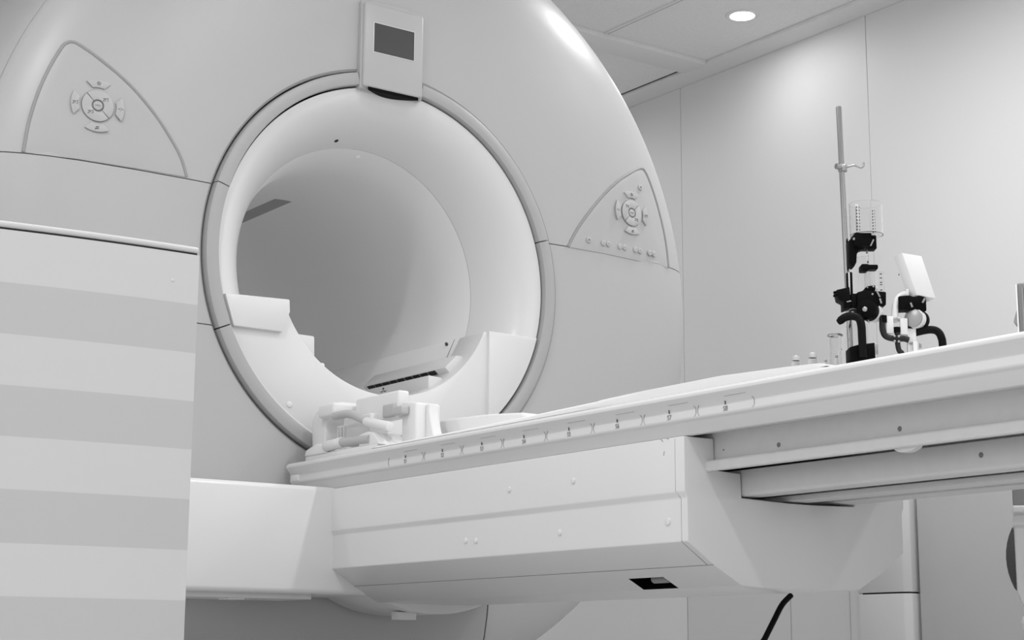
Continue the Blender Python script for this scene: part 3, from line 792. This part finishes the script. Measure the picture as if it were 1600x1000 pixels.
# tilted white monitor box
def mon():
    a = [(1415, 394), (1446, 399), (1465.5, 466), (1436, 461)]
    P = [L(x, y, -.004) for x, y in a]; e = Vector((-.012, .016, -.004))
    bm = newbm(); A = [bm.verts.new(p) for p in P]; B = [bm.verts.new(p+e) for p in P]
    bm.faces.new(A); bm.faces.new(B[::-1])
    for i in range(4): bm.faces.new((A[i], B[i], B[(i+1) % 4], A[(i+1) % 4]))
    bmesh.ops.recalc_face_normals(bm, faces=bm.faces); return bevel_bm(bm, .001, 2)
obj('monitor_box', mon(), mat('monitor_white', .8, .5), rig, 'tilted white flat box')
obj('monitor_screw', dome(L(1411, 427, .006), (-1, 0, 0), 1.4*K, .001), M_ink, rig)
# glass jar, bottles, vials
def lw(px, py, w):   # local rig point to world
    p_ = L(px, py, w); return Matrix.Translation((RP.x, RP.y, ZB)) @ (Matrix.Rotation(-YAW, 4, 'Z') @ p_)
jc = lw(1309, 522, .02); jz = .5960
jar = thing('glass_jar', 'clear glass jar with a steel hoop left of the perfusion apparatus', 'jar', (jc.x, jc.y, jz), local=True)
jh = jc.z-jz
obj('jar_body', lathe([(0, 0), (9*K, 0), (9*K, jh), (8.2*K, jh), (8.2*K, .002), (0, .002)], n=32), M_glass, jar)
obj('hoop', tube([(11*K*math.cos(t), 11*K*math.sin(t), jh+.001) for t in [PI*.1+PI*1.75*i/24 for i in range(25)]], 1.6*K, 10), M_steel, jar)
obj('graduation', join(box(-4*K, -1*K, -9.4*K, -9.1*K, jh-.036, jh-.030, 0), box(3*K, 7*K, -8.2*K, -7.9*K, jh-.027, jh-.024, 0)), M_frost, jar)
def bottle(px, py, rp, w, label, name='bottle', cat='bottle'):
    t_ = lw(px, py, w); z0 = .5960; hh = t_.z-z0; r_ = rp*K
    b = thing(name, label, cat, (t_.x, t_.y, z0), local=True)
    obj('glass', lathe([(0, 0), (r_, 0), (r_*1.05, .003), (r_*1.05, hh-6.5*rp/6.5*K*1.7), (r_*.9, hh-6*rp/6.5*K*1.4), (0, hh-6*rp/6.5*K*1.4)], n=24), M_glass, b)
    obj('cap', lathe([(r_*.95, hh-7*rp/6.5*K*1.2), (r_*.97, hh-4*rp/6.5*K), (r_*.8, hh-1.5*rp/6.5*K), (r_*.4, hh-.3*K), (0, hh)], n=24), M_cap, b)
    return b
bottle(1243.5, 556, 6.6, .0, 'small clear bottle with white cap behind the end of the bed pad, leftmost bottle')
bottle(1269.5, 551, 7, .0, 'small clear bottle with white cap just past the bed pad, nearer the apparatus')
bottle(1299, 552, 3.2, .06, 'thin glass vial directly left behind the steel hooped jar', 'vial', 'vial')
bottle(1317, 546, 3.0, .06, 'thin glass vial between the hooped jar and the black foot block', 'vial', 'vial')
# grey case on the bed at the frame edge
gp = onX(1591, 512, 2.2)
gc = thing('equipment_case', 'dark grey upright case standing on the bed top at the right', 'case', (gp.x, gp.y, .5960), -R(52.2), local=True)
gk = K
zt2 = onX(1591, 441, 2.2).z-.5960
obj('body', box(0.001, .16, 0, .08, 0, zt2, .004, 3), M_case, gc); obj('edge_frame', box(-.0010, .0015, -.001, .006, 0.004, zt2-.003, .0005), M_pad, gc)
rbm = newbm()
for i in range(3): join(rbm, box(.008+i*.006, .010+i*.006, -.002, .001, .01, zt2-.008, 0))
obj('side_ribs', rbm, mat('case_rib', .3, .5), gc)
obj('tab', prism([(-.006, .085), (.0, .105), (.001, .08), (-.002, .078)], .02, .04, 'Y', 0), M_steel, gc)

# ------------------------------------------------------------------ striped cabinet in the foreground
cab = thing('striped_cabinet', 'tall white cabinet with broad light grey horizontal stripes in the left foreground', 'cabinet', (1.177, 2.5, 0), local=True)
ch = .797; RC_ = 2.2
def fr_(x): # front curve (x <= 0), bulging towards the right end
    return math.sqrt(max(RC_**2-(x+.03)**2, 0))
f0 = fr_(0)
def cab_outline(inset=0):
    n = 24; pts = []
    for i in range(n+1):
        x = -.62*(1-i/n)
        pts.append((x-(inset if i == n else 0), f0-fr_(x)+inset))
    pts += [(-inset-.004, .30), (-.62, .40)]
    return pts
def cab_front():
    bm = newbm(); z = 0; zs = []
    ztop = .787
    px = [475.5, 551.5, 627, 702.5, 780.5, 860, 938.5, 1016]
    edges = [onY(300, y, 2.5).z for y in px]
    edges = [ztop]+edges; step = edges[-2]-edges[-1]
    while edges[-1]-step > .01: edges.append(edges[-1]-step)
    edges.append(.02)
    for k in range(len(edges)-1):
        join(bm, prism(cab_outline(), edges[k+1], edges[k], 'Z'), k % 2)
    bmesh.ops.remove_doubles(bm, verts=bm.verts, dist=1e-5)
    return bm
obj('body', cab_front(), [M_cab, M_cabs], cab)
obj('lid_gap', prism(cab_outline(.003), .7865, .7915, 'Z'), M_gap, cab)
obj('lid', prism(cab_outline(), .7905, .801, 'Z', .004, 3), M_cab, cab)
obj('base_plinth', prism(cab_outline(.02), 0, .02, 'Z'), M_gap, cab)
obj('fastener', dome((onY(270, 438, 2.5).x-1.177, .0005, onY(270, 438, 2.5).z), (0, -1, 0), .003, .0015), M_cab, cab)

# ------------------------------------------------------------------ cable, sink unit, chair
p0 = onZ(1233, 932, .2725)
def cable():
    d = rt.copy(); pts = []
    for px, py in ((1236, 930), (1222, 945), (1210, 968), (1196, 996), (1182, 1025)):
        q = onY(px, py, p0.y); pts.append(Vector((q.x, p0.y, q.z)))
    e = pts[-1]; pts += [Vector((e.x-.035, e.y, .06)), Vector((e.x-.09, e.y+.05, .0062)), Vector((e.x-.3, e.y+.3, .0062))]
    return tube(pts, .0056, 12, 8)
tag(obj('power_cable', cable(), M_rub), 'black cable hanging from under the bed base to the floor', 'cable')
az = R(52.4)
o3 = onY(1582.5, 791, 2.0)
sk = thing('equipment_cart', 'white cart with a thick ledge and round knob at the lower right edge', 'cart', (o3.x, o3.y, 0), -az, local=True)
def zat(py): return onY(1582, py, 2.0).z
zl = zat(791)
obj('body', prism([(0, zl-.01), (0, zat(925)), (.014, zat(955)), (.03, zat(985)), (.03, .05), (.5, .05), (.5, zl-.01)], .0, .35, 'Y', .004), M_wall, sk)
obj('ledge', box(-.001, .51, -.015, .36, zl-.012, zl, .003, 3), M_pad, sk)
obj('band', box(-.0015, .5, -.004, .35, zl-.034, zl-.016, .002), M_trim, sk)
obj('upper_box', box(.0, .48, .02, .30, zl, zat(740), .004), mat('box_grey', .30, .5), sk)
kn = dome((.024, -.006, zat(973)), (0, -1, 0), .019, .02, 24); obj('knob', kn, M_pad, sk)
for x_ in (.06, .44):
    for y_ in (.05, .3): obj('caster', cyl((x_-.01, y_, .026), (x_+.01, y_, .026), .026, 18), M_rub, sk)
chv = onY(1572.5, 870, 2.75)
cr = thing('office_chair', 'chair with dark mesh backrest showing just left of the white cart', 'chair', (chv.x+.225*math.cos(az), chv.y-.225*math.sin(az), 0), -az, local=True)
def arcshell(w, z0, z1, th, n=12, m_=10):
    bm = newbm(); A = []; B = []
    for j in range(m_+1):
        v = j/m_; z = z0+(z1-z0)*v; ww = w*(.86+.14*math.sin(PI*v)**.6)
        for i in range(n+1):
            u = i/n*2-1; x = u*ww; y = -.05*u*u-.03*math.sin(PI*v)
            A.append(bm.verts.new((x, y, z))); B.append(bm.verts.new((x, y+th, z)))
    for j in range(m_):
        for i in range(n):
            k = j*(n+1)+i
            bm.faces.new((A[k], A[k+1], A[k+n+2], A[k+n+1])); bm.faces.new((B[k], B[k+n+1], B[k+n+2], B[k+1]))
    for i in range(n):
        bm.faces.new((A[i], B[i], B[i+1], A[i+1])); k = m_*(n+1)+i; bm.faces.new((A[k], A[k+1], B[k+1], B[k]))
    for j in range(m_):
        for i in (0, n):
            k = j*(n+1)+i; bm.faces.new((A[k], A[k+n+1], B[k+n+1], B[k]))
    bmesh.ops.recalc_face_normals(bm, faces=bm.faces); return bm
zc0, zc1 = onY(1575, 932, 2.75).z, onY(1575, 818, 2.75).z
obj('backrest', arcshell(.225, zc0, zc1, .02), M_mesh, cr)
obj('seat', box(-.17, .22, .02, .42, zc0-.09, zc0-.03, .02, 3), M_mesh, cr)
ped = join(cyl((0, .22, .06), (0, .22, zc0-.09), .025), newbm())
obj('column', ped, M_steel, cr)
for k in range(5):
    t = 2*PI*k/5+.3; e = Vector((.24*math.cos(t), .22+.24*math.sin(t), .07))
    lg = obj('leg', tube([(0, .22, .085), e], .014, 10), M_pad, cr); obj('caster', cyl(e+Vector((-.01, 0, -.045)), e+Vector((.01, 0, -.045)), .025, 18), M_pad, lg)
obj('back_post', tube([(0, .04, zc0+.02), (0, .06, zc0-.04), (0, .16, zc0-.06)], .018, 10, 4), M_steel, cr)

# ------------------------------------------------------------------ lights
LP = (4.29, 4.491)
dl = thing('ceiling_downlight', 'bright round recessed downlight in the ceiling near the right wall', 'ceiling light', (LP[0], LP[1], CZ+.0), local=True)
obj('trim', lathe([(.046, .0195), (.046, .017), (.052, .0145), (.060, .0155), (.064, .0195)], n=48), M_trim, dl)
obj('diffuser', lathe([(0, .0165), (.0465, .0165), (.0465, .0195), (0, .0195)], n=48), M_lamp, dl)
def lamp(x, y, power, size=.11, z=CZ+.012, spread=170):
    l = bpy.data.lights.new('disklamp', 'AREA'); l.shape = 'DISK'; l.size = size; l.energy = power; l.spread = R(spread)
    o = bpy.data.objects.new('disklamp', l); COL.objects.link(o); o.location = (x, y, z); return o
lamp(*LP, 1.35)
for x, y, e in [(3.6, 3.45, 10), (4.0, 2.5, 5), (4.0, 1.4, 4), (4.0, .2, 6.5), (2.4, 2.0, 9), (.6, 2.4, 13), (.6, .3, 14), (2.4, .3, 14), (-1.2, 1.6, 12), (-1.2, 4.4, 12), (2.4, 5.9, 7), (3.9, 5.9, 4.5)]:  # unseen lamps without fixtures, added to brighten walls, covers and rim
    lamp(x, y, e)
w = bpy.data.worlds.new('world'); SC.world = w; w.use_nodes = True
bg = w.node_tree.nodes['Background']; bg.inputs['Color'].default_value = (1, 1, 1, 1); bg.inputs['Strength'].default_value = .80

SC.view_settings.view_transform = 'Standard'; SC.view_settings.look = 'None'; SC.view_settings.gamma = 1; SC.view_settings.exposure = .27
SC.view_settings.use_curve_mapping = False
